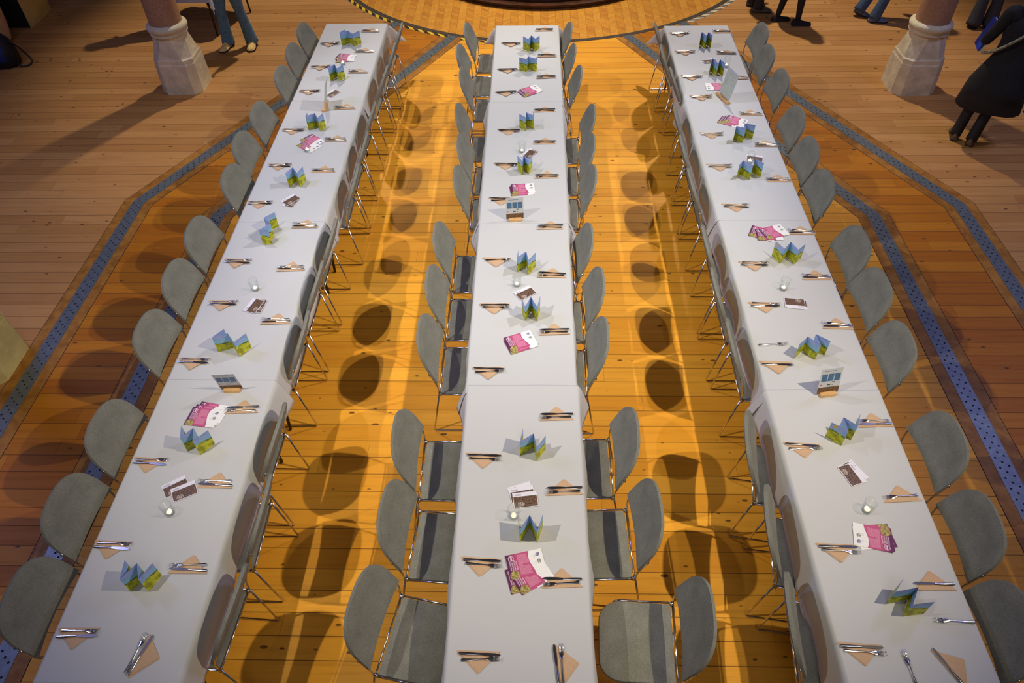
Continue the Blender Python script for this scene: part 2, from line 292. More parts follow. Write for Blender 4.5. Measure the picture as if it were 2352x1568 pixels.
D_FL = {"L1":[[-2.256,8.137,7.9],[-2.226,8.215,-14.1]],"L2":[[-2.209,6.381,-38.9],[-2.19,6.475,-40.5]],"L3":[[-2.238,3.089,-11.4],[-2.262,3.064,-9.3],[-2.28,3.039,-7.6]],"C1":[[-0.167,7.298,32.4],[-0.148,7.334,30.6]],"C2":[[-0.209,5.569,7.5],[-0.197,5.6,5.7]],"C3":[[-0.208,3.662,22.8],[-0.209,3.687,23.0]],"C4":[[-0.152,1.896,16.1],[-0.13,1.874,32.2],[-0.152,1.98,13.7]],"R1":[[2.042,7.293,177.3]],"R2":[[1.904,6.774,-29.8],[1.94,6.778,-29.8],[1.971,6.786,-30.6]],"R3":[[1.848,4.999,-24.7],[1.855,4.95,-0.2],[1.883,4.941,20.3]],"R4":[[2.072,2.059,-174.9],[2.048,2.03,171.2],[2.033,2.021,166.5]]}
D_PC = {"L1":[[-2.136,7.198,56.4]],"L2":[[-2.112,5.262,72.5],[-2.16,5.288,51.0]],"L3":[[-2.055,3.942,83.1],[-2.098,3.936,73.0]],"L4":[[-2.226,2.335,34.1],[-2.169,2.306,28.4]],"C2":[[-0.023,6.018,55.1],[-0.028,6.009,61.8]],"C3":[[-0.087,4.083,34.2]],"C4":[[-0.116,2.329,19.9],[-0.12,2.317,11.6],[-0.105,2.284,8.1]],"R1":[[1.905,7.895,7.2]],"R2":[[1.989,5.978,-14.2]],"R3":[[2.067,4.086,171.7],[2.054,4.096,172.3]],"R4":[[1.891,2.6,-61.7],[1.882,2.594,-70.5]]}
D_SG = {"L3":[-2.054,3.186,3.8],"C2":[-0.149,5.078,6.4],"R3":[1.973,3.17,9.6],"L1":[-2.16,7.011,-85.5],"R1":[1.972,7.11,-72.2]}

# ------------------------------------------------------------------ mesh helpers
def mk(name, bm, mat, parent=None, smooth=False, kind=None):
    me = bpy.data.meshes.new(name); bm.normal_update(); bm.to_mesh(me); bm.free()
    for q in (mat if isinstance(mat, (list, tuple)) else [mat]): me.materials.append(q)
    if smooth:
        for p in me.polygons: p.use_smooth = True
        if smooth != True: me.set_sharp_from_angle(angle=radians(smooth))
    o = bpy.data.objects.new(name, me); C.objects.link(o)
    if parent is not None: o.parent = parent
    if kind: o['kind'] = kind
    return o
def tag(o, label, cat, group=None):
    o['label'] = label; o['category'] = cat
    if group: o['group'] = group
    return o
def thing(name, loc, rz=0, label=None, cat=None, group=None):
    o = bpy.data.objects.new(name, None); C.objects.link(o); o.location = loc; o.rotation_euler = (0, 0, rz)
    o.empty_display_size = .1
    if label: tag(o, label, cat, group)
    return o
def dup(root, loc, rz, label, group=None):
    r = root.copy(); C.objects.link(r); r.location = loc; r.rotation_euler = (0, 0, rz); r['label'] = label
    if group: r['group'] = group
    for ch in root.children:
        c_ = ch.copy(); C.objects.link(c_); c_.parent = r
        for g in ch.children:
            d_ = g.copy(); C.objects.link(d_); d_.parent = c_
    return r
def box(bm, x0, x1, y0, y1, z0, z1, M_=None):
    vs = [bm.verts.new(v if M_ is None else M_ @ Vector(v)) for v in ((x0, y0, z0), (x1, y0, z0), (x1, y1, z0), (x0, y1, z0), (x0, y0, z1), (x1, y0, z1), (x1, y1, z1), (x0, y1, z1))]
    for f in ((3, 2, 1, 0), (4, 5, 6, 7), (0, 1, 5, 4), (1, 2, 6, 5), (2, 3, 7, 6), (3, 0, 4, 7)): bm.faces.new([vs[i] for i in f])
    return vs
def loft(bm, rings, cap=True, closed=True):
    R_ = [[bm.verts.new(p) for p in r] for r in rings]
    n = len(R_[0])
    for a, b in zip(R_, R_[1:]):
        for i in range(n if closed else n-1):
            j = (i+1) % n; bm.faces.new((a[i], a[j], b[j], b[i]))
    if cap:
        bm.faces.new(list(reversed(R_[0]))); bm.faces.new(R_[-1])
    return R_
def tube(bm, pts, r, n=8, closed=False, cap=True):
    pts = [Vector(p) for p in pts]; rings = []; N = len(pts); nrm = None
    rr = r if isinstance(r, (list, tuple)) else [r]*N
    for i, p in enumerate(pts):
        if closed: t = (pts[(i+1) % N]-pts[i-1]).normalized()
        else: t = (pts[min(i+1, N-1)]-pts[max(i-1, 0)]).normalized()
        if nrm is None: nrm = t.orthogonal().normalized()
        nrm = (nrm-t*nrm.dot(t))
        nrm = nrm.normalized() if nrm.length > 1e-6 else t.orthogonal().normalized()
        b = t.cross(nrm)
        rings.append([p+(nrm*cos(2*pi*k/n)+b*sin(2*pi*k/n))*rr[i] for k in range(n)])
    if closed: rings.append(rings[0])
    if closed:
        R_ = [[bm.verts.new(p) for p in r_] for r_ in rings[:-1]]; R_.append(R_[0])
        for a, b2 in zip(R_, R_[1:]):
            for i in range(n): bm.faces.new((a[i], a[(i+1) % n], b2[(i+1) % n], b2[i]))
    else: loft(bm, rings, cap)
def fillet(pts, r, n=4):
    pts = [Vector(p) for p in pts]; out = [pts[0]]
    for a, b, c_ in zip(pts, pts[1:], pts[2:]):
        u, v = (a-b), (c_-b); d = min(r, u.length*.45, v.length*.45); p0 = b+u.normalized()*d; p1 = b+v.normalized()*d
        for k in range(n+1):
            t = k/n; out.append(p0*(1-t)**2+b*2*t*(1-t)+p1*t*t)
    out.append(pts[-1]); return out
def lathe(bm, prof, n=24, cap=False, c=(0, 0)):
    loft(bm, [[(c[0]+r*cos(2*pi*k/n), c[1]+r*sin(2*pi*k/n), z) for k in range(n)] for r, z in prof], cap)
def slab(bm, poly, z0, z1):
    loft(bm, [[(x, y, z0) for x, y in poly], [(x, y, z1) for x, y in poly]])
def newbm(): return bmesh.new()

# ------------------------------------------------------------------ floor (structure)
RC = (.15, 13.62); RR_ = 3.55
def ring_pt(x, r=RR_): return (x, RC[1]-sqrt(max(0, r*r-(x-RC[0])**2)))
def arc(x0, x1, n=14): return [ring_pt(x0+(x1-x0)*k/n) for k in range(n+1)]
IL = [(-3.27, -2.5), (-3.27, 6.15), (-1.12, ring_pt(-1.12)[1])]
OL = [(-4.25, -2.5), (-4.19, 6.38), (-1.98, ring_pt(-1.98)[1])]
IR = [(3.47, -2.5), (3.45, 6.12), (1.32, ring_pt(1.32)[1])]
OR_ = [(4.45, -2.5), (4.37, 6.28), (2.14, ring_pt(2.14)[1])]
bm = newbm()
def poly(pts, mi):
    vs = [bm.verts.new((x, y, 0)) for x, y in pts]
    es = [bm.edges.new((vs[i], vs[(i+1) % len(vs)])) for i in range(len(vs))]
    g = bmesh.ops.triangle_fill(bm, use_beauty=True, use_dissolve=False, edges=es, normal=(0, 0, 1))
    for f in g['geom']:
        if isinstance(f, bmesh.types.BMFace):
            f.material_index = mi
            f.normal_update()
            if f.normal.z < 0: f.normal_flip()
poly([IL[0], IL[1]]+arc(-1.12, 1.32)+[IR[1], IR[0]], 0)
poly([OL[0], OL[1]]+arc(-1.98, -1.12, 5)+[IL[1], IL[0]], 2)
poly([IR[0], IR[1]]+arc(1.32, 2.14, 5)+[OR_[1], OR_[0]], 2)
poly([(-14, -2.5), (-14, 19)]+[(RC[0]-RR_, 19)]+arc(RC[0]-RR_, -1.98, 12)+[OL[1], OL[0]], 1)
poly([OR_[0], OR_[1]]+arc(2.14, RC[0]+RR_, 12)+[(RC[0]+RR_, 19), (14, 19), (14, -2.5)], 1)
poly(arc(RC[0]-RR_, RC[0]+RR_, 50)+[(RC[0]+RR_, 19), (RC[0]-RR_, 19)], 3)
floor = mk('floor', bm, [M['inner'], M['outer'], M['band'], M['parquet']], kind='structure')

# perforated heating grates with wooden border strips
def offs(pl, d):
    out = []
    for i, p in enumerate(pl):
        n_ = Vector((0, 0))
        if i > 0: e = Vector(pl[i])-Vector(pl[i-1]); n_ += Vector((e.y, -e.x)).normalized()
        if i < len(pl)-1: e = Vector(pl[i+1])-Vector(pl[i]); n_ += Vector((e.y, -e.x)).normalized()
        n_.normalize(); out.append((p[0]+n_.x*d, p[1]+n_.y*d))
    return out
def band(bm, pl, d0, d1, z0, z1):
    A, B = offs(pl, d0), offs(pl, d1)
    for i in range(len(pl)-1):
        q = [A[i], A[i+1], B[i+1], B[i]]; slab(bm, q[::-1] if d1 > d0 else q, z0, z1)
ti = 0
for pl in (OL, IL, IR, OR_):
    ti += 1
    bm = newbm(); band(bm, pl, -.068, .068, -.01, .004); g = mk('trim_%d' % ti, bm, M['grate'], kind='structure')
    g['label'] = 'perforated metal floor grate'
    bm = newbm()
    for i in range(len(pl)-1):
        a, b = Vector(pl[i]), Vector(pl[i+1]); e = b-a; L = e.length; e.normalize(); nn = Vector((e.y, -e.x)); k = 0
        s = .05
        while s < L-.03:
            if a.y+e.y*s > .9:
                for off, ds in ((-.036, 0), (.036, .018), (0, .05)):
                    c_ = a+e*(s+ds)+nn*off
                    bm.faces.new([bm.verts.new((c_.x+.0085*cos(t*pi/4), c_.y+.0085*sin(t*pi/4), .0046)) for t in range(8)])
            s += .088
    mk('grate_holes', bm, M['hole'], g)
    for d0, d1 in ((-.165, -.070), (.070, .165)):
        ti += 1
        bm = newbm(); band(bm, pl, d0, d1, -.01, .0015); g2 = mk('trim_%d' % ti, bm, M['strip'], kind='structure')
        e0 = d0 if d0 < -.1 else d1; bm = newbm(); band(bm, pl, min(e0, e0*1.03), max(e0, e0*1.03), -.01, .0012); mk('dark_joint', bm, M['hole'], g2)
# rim strip around the parquet circle
def ringband(r0, r1, a0, a1, z0, z1, n):
    bm = newbm(); rows = []
    for k in range(n+1):
        a = a0+(a1-a0)*k/n
        rows.append([(r0*sin(a), -r0*cos(a), z0), (r1*sin(a), -r1*cos(a), z0), (r1*sin(a), -r1*cos(a), z1), (r0*sin(a), -r0*cos(a), z1)])
    loft(bm, rows); return bm
ti += 1
o = mk('trim_%d' % ti, ringband(3.49, 3.56, -2.6, 2.6, -.01, .005, 90), M['dirt'], kind='structure'); o.location = (RC[0], RC[1], 0)
for a0, a1, mt, lb in ((-1.35, -.36, 'tape', 'yellow and black hazard tape curving round the left edge of the parquet circle'),
                       (-.33, -.12, 'tape', 'short piece of yellow and black hazard tape beyond the centre table'),
                       (.62, 1.3, 'tape2', 'worn pale striped tape on the right edge of the parquet circle')):
    o = mk('hazard_tape', ringband(3.575, 3.635, a0, a1, .0, .003, 40), M[mt]); o.location = (RC[0], RC[1], 0); tag(o, lb, 'floor tape', 'tape round the parquet circle')

# round dark wooden stage beyond the parquet
st = thing('stage', (.18, 13.36, 0), 0, 'round dark polished wooden stage on the parquet circle', 'stage')
bm = newbm(); lathe(bm, [(2.19, 0), (2.19, .055), (2.235, .06), (2.25, .075), (2.235, .09), (2.1, .092)], 96); mk('lower_step', bm, M['stage'], st, 40)
bm = newbm(); lathe(bm, [(2.12, .09), (2.12, .23), (2.15, .235), (2.16, .25), (2.15, .265), (.01, .27)], 96); mk('platform', bm, M['stage'], st, 40)

# ------------------------------------------------------------------ stone pillars
def pillar(x, y, rz, base_mat, label, hw=.29):
    t = thing('stone_pillar', (x, y, 0), rz, label, 'pillar')
    def ring(h, c, z): return [(h-c, -h, z), (h, -h+c, z), (h, h-c, z), (h-c, h, z), (-h+c, h, z), (-h, h-c, z), (-h, -h+c, z), (-h+c, -h, z)]
    k = hw/.322
    bm = newbm(); loft(bm, [ring(.292*k, .09, 0), ring(.29*k, .09, .03), ring(.278*k, .085, .37), ring(.272*k, .085, .385), ring(.272*k, .09, .43), ring(.262*k, .10, .445), ring(.222*k, .128, .66), ring(.214*k, .125, .70)])
    bmesh.ops.subdivide_edges(bm, edges=bm.edges[:], cuts=2, use_grid_fill=True)
    for v in bm.verts:
        if v.co.z > .01: v.co += Vector(noise.noise_vector(v.co*7+Vector((x, y, 0))))*.004
    mk('pillar_base', bm, base_mat, t)
    bm = newbm(); lathe(bm, [(.20, .69), (.222, .70), (.228, .715), (.215, .73), (.212, .74), (.236, .755), (.243, .785), (.236, .81), (.21, .825), (.19, .83)], 32, True); mk('collar', bm, base_mat, t, True)
    bm = newbm(); lathe(bm, [(.192, .82), (.190, 1.2), (.186, 7.0)], 32, True); mk('shaft', bm, M['shaft'], t, 40)
pillar(-4.49, 8.94, 0, M['stone'], 'pale stone pillar with granite shaft at upper left, beside the left table')
pillar(4.69, 8.78, 0, M['stone'], 'pale stone pillar with granite shaft at upper right, near the person in black coat')
pillar(-4.64, 4.08, 0, M['stone2'], 'yellowish stone pillar base at the left edge beside the perforated grate', .30)

# ------------------------------------------------------------------ tables and cloths
ROWX = {'L': (-2.165, -2.165, -2.168, -2.166), 'C': (-.068, -.075, -.075, -.064), 'R': (1.955, 1.953, 1.957, 1.957)}
SEAM = {'L': (9.02, 7.08, 5.10, 3.25, 1.26), 'C': (8.92, 7.05, 5.07, 3.21, 1.27), 'R': (8.87, 7.03, 5.11, 3.18, 1.24)}
ROWN = {'L': 'left', 'C': 'centre', 'R': 'right'}
NTH = ('far end', 'second from far end', 'third from far end', 'near end')
HW = .376
def leg_pts(sx, sy, L): return [(sx*.29, sy*(L/2-.22), .70), (sx*.29, sy*(L/2-.14), .012)]
first_table = None
def build_table(L):
    t = thing('folding_table', (0, 0, 0))
    bm = newbm(); box(bm, -.372, .372, -L/2, L/2, .70, .736); mk('tabletop', bm, M['tabletop'], t)
    for sx in (-1, 1):
        for sy in (-1, 1):
            bm = newbm(); tube(bm, leg_pts(sx, sy, L), .0125, 8); mk('leg', bm, M['darkleg'], t, True)
    for sy in (-1, 1):
        bm = newbm(); tube(bm, [(-.29, sy*(L/2-.16), .18), (.29, sy*(L/2-.16), .18)], .010, 6); mk('leg_brace', bm, M['darkleg'], t, True)
    return t
DROP = .245
def cloth(row, i):
    xc = ROWX[row][i]; y1, y0 = SEAM[row][i], SEAM[row][i+1]
    far, near = i == 0, i == 3
    yt1 = y1 if far else y1+.035; yt0 = y0 if near else y0-.035      # sheets overlap a little at the joints
    zt = .7395+.0028*(i % 2); out0 = .006*(i % 2)
    ext1 = DROP if far else 0; ext0 = DROP if near else 0
    us = [-HW-DROP+DROP*k/7 for k in range(7)]+[-HW, -HW+.012]+[-HW+.012+(2*HW-.024)*k/12 for k in range(1, 12)]+[HW-.012, HW]+[HW+DROP*(k+1)/7 for k in range(7)]
    vs = ([yt0-ext0+ext0*k/7 for k in range(7)] if near else [])+[yt0, yt0+.012]
    ny = 46
    vs += [yt0+.012+(yt1-yt0-.024)*k/ny for k in range(1, ny)]+[yt1-.012, yt1]
    if far: vs += [yt1+ext1*(k+1)/7 for k in range(7)]
    seed = i*3.7+{'L': 0, 'C': 11, 'R': 23}[row]
    bm = newbm(); G = []
    for v in vs:
        rw = []
        for u in us:
            dx = max(abs(u)-HW, 0); dy = max(v-yt1, yt0-v, 0) if (v > yt1 or v < yt0) else 0
            sx = 1 if u > 0 else -1; sy = 1 if v > (yt0+yt1)/2 else -1
            bu = max(-HW, min(HW, u)); bv = max(yt0, min(yt1, v)); r = sqrt(dx*dx+dy*dy)
            z = zt; ox = oy = 0
            if r == 0:
                z += .0016*noise.noise(Vector((u*5, v*3, seed)))
                if not near and v-yt0 < .10: z += .004*max(0, noise.noise(Vector((u*4.5, v*6, seed+5))))*(1-(v-yt0)/.10)
                if not far and yt1-v < .16: z += .006*max(0, noise.noise(Vector((u*3.5, v*5, seed+9))))*(1-(yt1-v)/.16)
                # a soft ridge where the joint is
            else:
                t = r/DROP; ang = atan2(dy, dx) if dx or dy else 0; cf = sin(2*ang)
                fold = .013*sin(v*9+seed)+.016*noise.noise(Vector((v*4.2, seed, sx)))+.008*noise.noise(Vector((v*11, seed, sx)))
                if dy > dx: fold = .014*sin(u*14+seed)
                edge = 0
                if not far and yt1-v < .28 and dy == 0: edge = 1-(yt1-v)/.28      # loose corner of the sheet flares out
                if not near and v-yt0 < .28 and dy == 0: edge = 1-(v-yt0)/.28
                flare = .014*(1-math.exp(-t*4))+(.018+fold)*t+cf*.15*t+edge*edge*.045*t+out0
                ox = sx*cos(ang)*flare; oy = sy*sin(ang)*flare
                k_ = .93 if cf > 0 else 1
                z -= r*k_*(1+.05*noise.noise(Vector((v*2, u, seed))))-.0
                z = min(z, zt)
                if t < .06: z = zt-r
            rw.append(bm.verts.new((xc+bu+ox, bv+oy, z)))
        G.append(rw)
    for a, b in zip(G, G[1:]):
        for j in range(len(a)-1): bm.faces.new((a[j], a[j+1], b[j+1], b[j]))
    o = mk('tablecloth', bm, M['cloth'], smooth=True)
    md = o.modifiers.new('thickness', 'SOLIDIFY'); md.thickness = .0012; md.offset = 1
    return tag(o, 'white cloth draped over the %s table of the %s row' % (NTH[i].replace('from far end', 'from the far end'), ROWN[row]), 'tablecloth', 'white tablecloths')
for row in 'LCR':
    for i in range(4):
        y1, y0 = SEAM[row][i], SEAM[row][i+1]; t = build_table(y1-y0-.02); t.location = (ROWX[row][i], (y0+y1)/2, 0)
        tag(t, 'folding table under white cloth, %s of the %s row' % (NTH[i].replace('from far end', 'from the far end'), ROWN[row]), 'table', 'folding tables')
        cloth(row, i)

# ------------------------------------------------------------------ chairs
def build_chair():
    t = thing('stacking_chair', (0, 0, 0))
    # seat pad: squared at the back, rounded in front, slightly dished
    bm = newbm(); out = [(-.222, .012), (.222, .012), (.226, .03)]
    cx, cy, r = .108, .31, .118
    out += [(cx+r*cos(a), cy+r*sin(a)) for a in [pi/2*k/8 for k in range(9)]]
    out += [(-cx+r*cos(a), cy+r*sin(a)) for a in [pi/2+pi/2*k/8 for k in range(9)]]+[(-.226, .03)]
    def sz(x, y): return .447-.012*(1-(x/.23)**2)*sin(pi*min(1, max(0, y/.43)))-.10*max(0, y-.34)
    def rg(s, dz): return [((x)*s, .21+(y-.21)*s, sz(x*s, .21+(y-.21)*s)+dz) for x, y in out]
    loft(bm, [rg(.93, -.030), rg(.99, -.024), rg(1.0, -.012), rg(.985, -.002), rg(.93, .002), rg(.7, .001), rg(.4, 0), rg(.12, 0)]); mk('seat', bm, M['fabric'], t, 50)
    # backrest: wide shell, pointed lower corners, arched top, curved in plan
    def bp(s, q, th):
        zb = .592+.019*(1-s*s); zt = .592+.311*max(0, 1-abs(s)**2.72)**.268
        z = zb+(max(zt, zb)-zb)*q
        x = .254*s; y = -.003-(z-.592)*.40-.005*(1-s*s)-.012*sin(pi*q)*(1-s*s)
        nx, ny, nz = -.15*s, 1.0, .42; l = sqrt(nx*nx+ny*ny+nz*nz)
        ed = min(1, .45+3.2*min(1-abs(s), q+.05, 1-q+.03))
        return Vector((x, y, z))+Vector((nx, ny, nz))/l*th*ed
    bm = newbm(); ns, nq = 22, 9; F, B = [], []
    for a in range(ns+1):
        s = -cos(pi*a/ns)
        F.append([bm.verts.new(bp(s, b/nq, .020)) for b in range(nq+1)]); B.append([bm.verts.new(bp(s, b/nq, -.015)) for b in range(nq+1)])
    for a in range(ns):
        for b in range(nq):
            bm.faces.new((F[a][b], F[a][b+1], F[a+1][b+1], F[a+1][b])); bm.faces.new((B[a][b], B[a+1][b], B[a+1][b+1], B[a][b+1]))
        bm.faces.new((F[a][0], F[a+1][0], B[a+1][0], B[a][0])); bm.faces.new((F[a][nq], B[a][nq], B[a+1][nq], F[a+1][nq]))
    for b in range(nq):
        bm.faces.new((F[0][b], B[0][b], B[0][b+1], F[0][b+1])); bm.faces.new((F[ns][b], F[ns][b+1], B[ns][b+1], B[ns][b]))
    bmesh.ops.recalc_face_normals(bm, faces=bm.faces)
    mk('backrest', bm, M['fabric'], t, 60)
    for sx in (-1, 1):
        X = .234*sx
        bm = newbm(); tube(bm, fillet([(X*1.064, -.049, .690), (X*1.064, -.026, .62), (X*1.04, -.004, .54), (X, -.002, .445)], .03), .0064, 8); mk('back_rod', bm, M['chrome'], t, True)
        bm = newbm(); lathe(bm, [(.001, .692), (.006, .690), (.0082, .682), (.0082, .669), (.006, .664)], 10, c=(X*1.064, -.049)); mk('rod_cap', bm, M['steel'], t, True)
        bm = newbm(); tube(bm, fillet([(X, -.002, .446), (X, -.078, .0065), (X, .40, .0065), (X, .335, .425), (X, .30, .436), (X, .02, .441)], .022, 5), .0064, 8); mk('side_frame', bm, M['chrome'], t, True)
        bm = newbm(); lathe(bm, [(.001, .456), (.010, .455), (.013, .447), (.013, .430), (.010, .425)], 10, c=(X*.975, .006)); mk('corner_bracket', bm, M['steel'], t, True)
    bm = newbm(); tube(bm, [(-.234, .001, .441), (.234, .001, .441)], .0055, 8); mk('rear_rail', bm, M['chrome'], t, True)
    bm = newbm(); tube(bm, [(-.234, .30, .405), (.234, .30, .405)], .0055, 8); mk('front_rail', bm, M['chrome'], t, True)
    return t
SIDES = {'LL': ('left', 'left', -pi/2), 'LR': ('left', 'right', pi/2), 'CL': ('centre', 'left', -pi/2), 'CR': ('centre', 'right', pi/2), 'RL': ('right', 'left', -pi/2), 'RR': ('right', 'right', pi/2)}
ORD = ('farthest', 'second from the far end', 'third from the far end', 'fourth from the far end', 'fifth from the far end', 'sixth from the far end', 'sixth from the near end', 'fifth from the near end', 'fourth from the near end', 'third from the near end', 'second from the near end', 'nearest')
chair0 = build_chair(); chair0['category'] = 'chair'; used = False
TILT = {('CL', 11): -10.6, ('CR', 11): -3, ('CL', 10): -4, ('CR', 10): 1.5, ('CL', 9): 0, ('CR', 9): 0, ('LR', 11): -4, ('LL', 9): -3, ('RL', 9): -9.4, ('RL', 10): -8, ('RL', 11): -6}
D_RL[9] = (1.456, 2.745); D_RL[10] = (1.46, 2.19); D_RL[11] = (1.455, 1.64); D_LR[11] = (-1.698, 1.669)
for key, (rown, side, rz) in SIDES.items():
    for i, (x, y) in enumerate(globals()['D_'+key]):
        lb = 'grey padded chair, %s side of %s table row, %s' % (side, rown, ORD[i])
        a = rz+radians(TILT.get((key, i), random.uniform(-1.2, 1.2)))
        if not used: chair0.location = (x, y, 0); chair0.rotation_euler = (0, 0, a); chair0['label'] = lb; chair0['group'] = 'grey chairs along the tables'; used = True
        else: dup(chair0, (x, y, 0), a, lb)

# ------------------------------------------------------------------ things on the tables
TZ = .7455
def leaflet_obj(pts, label, sun):
    cx = sum(p[0] for p in pts)/5; cy = sum(p[1] for p in pts)/5
    bm = newbm(); uvl = bm.loops.layers.uv.new('UVMap')
    cols = [[bm.verts.new((x-cx, y-cy, .15*k/3)) for k in range(4)] for x, y in pts]
    for i in range(4):
        for k in range(3):
            f = bm.faces.new((cols[i][k], cols[i+1][k], cols[i+1][k+1], cols[i][k+1]))
            for lp, (a, b) in zip(f.loops, ((i, k/3), (i+1, k/3), (i+1, (k+1)/3), (i, (k+1)/3))): lp[uvl].uv = (a, b)
    o = mk('folded_leaflet', bm, M['leaflet_sun' if sun else 'leaflet']); o.location = (cx, cy, TZ)
    md = o.modifiers.new('paper', 'SOLIDIFY'); md.thickness = .0005; md.offset = 0
    return tag(o, label, 'leaflet', 'standing folded landscape leaflets')
LN = ('farthest', 'second farthest', 'third from the far end', 'fourth from the far end', 'fourth from the near end', 'third from the near end', 'second from the near end', 'nearest')
for row in 'LCR':
    for i, pts in enumerate(D_leaf[row]):
        leaflet_obj(pts, 'zigzag green and blue landscape leaflet, %s table row, %s' % (ROWN[row], LN[i]), row == 'R' and i in (4, 6))

def napkin(loc, rz, label, flip=1):
    bm = newbm()
    A = [(-.116, 0), (.116, 0), (0, -.112)]
    for k, s in ((0, 1), (1, .97), (2, .985)):
        z0 = .0002+k*.0012; jit = .004*k
        P = [(A[0][0]*s+jit, 0+jit*.4), (A[1][0]*s, 0), (jit, A[2][1]*s)]
        if flip < 0: P = [(x, -y) for x, y in P][::-1]
        c = [sum(p[0] for p in P)/3, sum(p[1] for p in P)/3]
        slab(bm, P[::-1], z0, z0+.001)
    bmesh.ops.recalc_face_normals(bm, faces=bm.faces)
    o = mk('paper_napkin', bm, M['kraft']); o.location = loc; o.rotation_euler = (0, 0, rz)
    return tag(o, label, 'napkin', 'kraft paper napkins')
def build_knife():
    t = thing('table_knife', (0, 0, 0)); t['category'] = 'knife'; t['group'] = 'table knives'
    bm = newbm(); xs = [(-.105, .0055), (-.10, .008), (-.06, .0085), (-.02, .0062), (-.005, .0058), (0, .0066)]
    loft(bm, [[(x, w*cos(a), .0035+.0032*sin(a)) for a in [2*pi*k/8 for k in range(8)]] for x, w in xs]); mk('handle', bm, M['steel'], t, 50)
    bm = newbm(); P = [(0, -.0055), (.03, -.009), (.075, -.0105), (.10, -.009), (.112, -.004), (.11, .002), (.08, .0078), (.04, .0075), (0, .0058)]
    loft(bm, [[(x, y, .0022) for x, y in P], [(x, y*.9, .0045) for x, y in P]]); mk('blade', bm, M['steel'], t)
    return t
def build_fork():
    t = thing('table_fork', (0, 0, 0)); t['category'] = 'fork'; t['group'] = 'table forks'
    bm = newbm(); xs = [(-.095, .006, .003), (-.09, .0085, .003), (-.05, .0062, .003), (-.005, .0033, .0055), (.03, .0030, .0075), (.045, .008, .006), (.058, .0115, .0035), (.068, .0122, .0030)]
    loft(bm, [[(x, w*cos(a), z+.0016*sin(a)) for a in [2*pi*k/8 for k in range(8)]] for x, w, z in xs]); mk('handle', bm, M['steel'], t, 50)
    bm = newbm()
    for k in range(4):
        y = (k-1.5)*.0066
        tube(bm, [(.064, y, .003), (.08, y, .0032), (.095, y*1.02, .0055), (.112, y*1.0, .0115)], [.0021, .0020, .0017, .0009], 6)
    mk('tines', bm, M['steel'], t, True)
    return t
KN, FK = build_knife(), build_fork(); kused = fused = False
def lay(proto, usedflag, loc, rz, label):
    if usedflag: return dup(proto, loc, rz, label)
    proto.location = loc; proto.rotation_euler = (0, 0, rz); proto['label'] = label; return proto
SETN = lambda n, i: ORD[i] if n == 12 else 'number %d' % (i+1)
for key in ('Ll', 'Lr', 'Cl', 'Cr', 'Rl', 'Rr'):
    row = ROWN[key[0]]; side = 'left' if key[1] == 'l' else 'right'; pts = globals()['D_'+key]; n = len(pts)
    for i, (x, y) in enumerate(pts):
        o12 = ORD[i] if n == 12 else (ORD[i] if i < 6 else ('seventh from the near end' if i == 6 else ORD[i-1]))
        where = '%s side of %s row, %s' % (side, row, o12)
        s = 1 if key[1] == 'l' else -1
        a = radians(random.uniform(-3, 3)); base = a if s > 0 else pi+a
        rn = random.Random(i*7+ord(key[0])+s); wob = radians(rn.uniform(-4, 4))
        nap_y = y+.018*s if s > 0 else y-.022
        napkin((x-.005, y+(.029 if s > 0 else -.034), TZ), a, 'brown triangular napkin, '+where, 1 if s > 0 else -1)
        kfar = {'Ll': -1, 'Lr': -1, 'Cl': 1, 'Cr': 1, 'Rl': 1 if i > 9 else -1, 'Rr': -1}[key]
        if key == 'Lr' and i == 9: kfar = 1
        only = None
        if key == 'Cl' and i == 6: only = 'fork'
        if key == 'Rl' and i == 9: only = 'knife'
        if key == 'Rr' and i == 10: only = 'fork'
        if key == 'Rr' and i == 11: only = 'knife'
        zz = TZ+.0045
        if only != 'fork':
            lay(KN, kused, (x, y+.0135*kfar*(0 if only else 1), zz), base-wob*.5, 'steel knife on napkin, '+where); kused = True
        if only != 'knife':
            lay(FK, fused, (x+.004*s, y-.0135*kfar*(0 if only else 1), zz), base+wob, 'steel fork on napkin, '+where); fused = True
E0, E1, E2, E3 = D_ends
def fork_at(x, y, rz, lb): dup(FK, (x, y, TZ+.0045), rz, lb)
def knife_at(x, y, rz, lb): dup(KN, (x, y, TZ+.0045), rz, lb)
napkin((E0[0]+.005, E0[1], TZ), radians(82), 'brown kraft napkin at the near end of the left table row, turned lengthwise', 1)
fork_at(E0[0]-.014, E0[1]+.005, radians(80), 'steel fork pointing away at the near end of the left table row')
knife_at(E0[0]+.012, E0[1], radians(74), 'steel knife pointing away at the near end of the left table row')
napkin((E1[0]-.01, E1[1], TZ), radians(97), 'brown kraft napkin at the near end of the centre table row, turned lengthwise', 1)
knife_at(E1[0]-.012, E1[1], radians(97), 'steel knife pointing away at the near end of the centre table row')
fork_at(E1[0]+.016, E1[1], radians(92), 'steel fork pointing away at the near end of the centre table row')
napkin((E2[0], E2[1], TZ), radians(118), 'brown kraft napkin at the near end of the right table row, slanted', 1)
knife_at(E2[0]+.004, E2[1]+.01, radians(116), 'steel knife slanting away at the near end of the right table row')
fork_at(E3[0], E3[1], radians(93), 'lone steel fork pointing away at the near end of the right table row')
fork_at(D_forks[0][0], D_forks[0][1], radians(3), 'lone steel fork on bare cloth just beyond a napkin, left side of right table row')
fork_at(D_forks[1][0], D_forks[1][1], radians(177), 'lone steel fork on bare cloth at the right edge of the right table row')

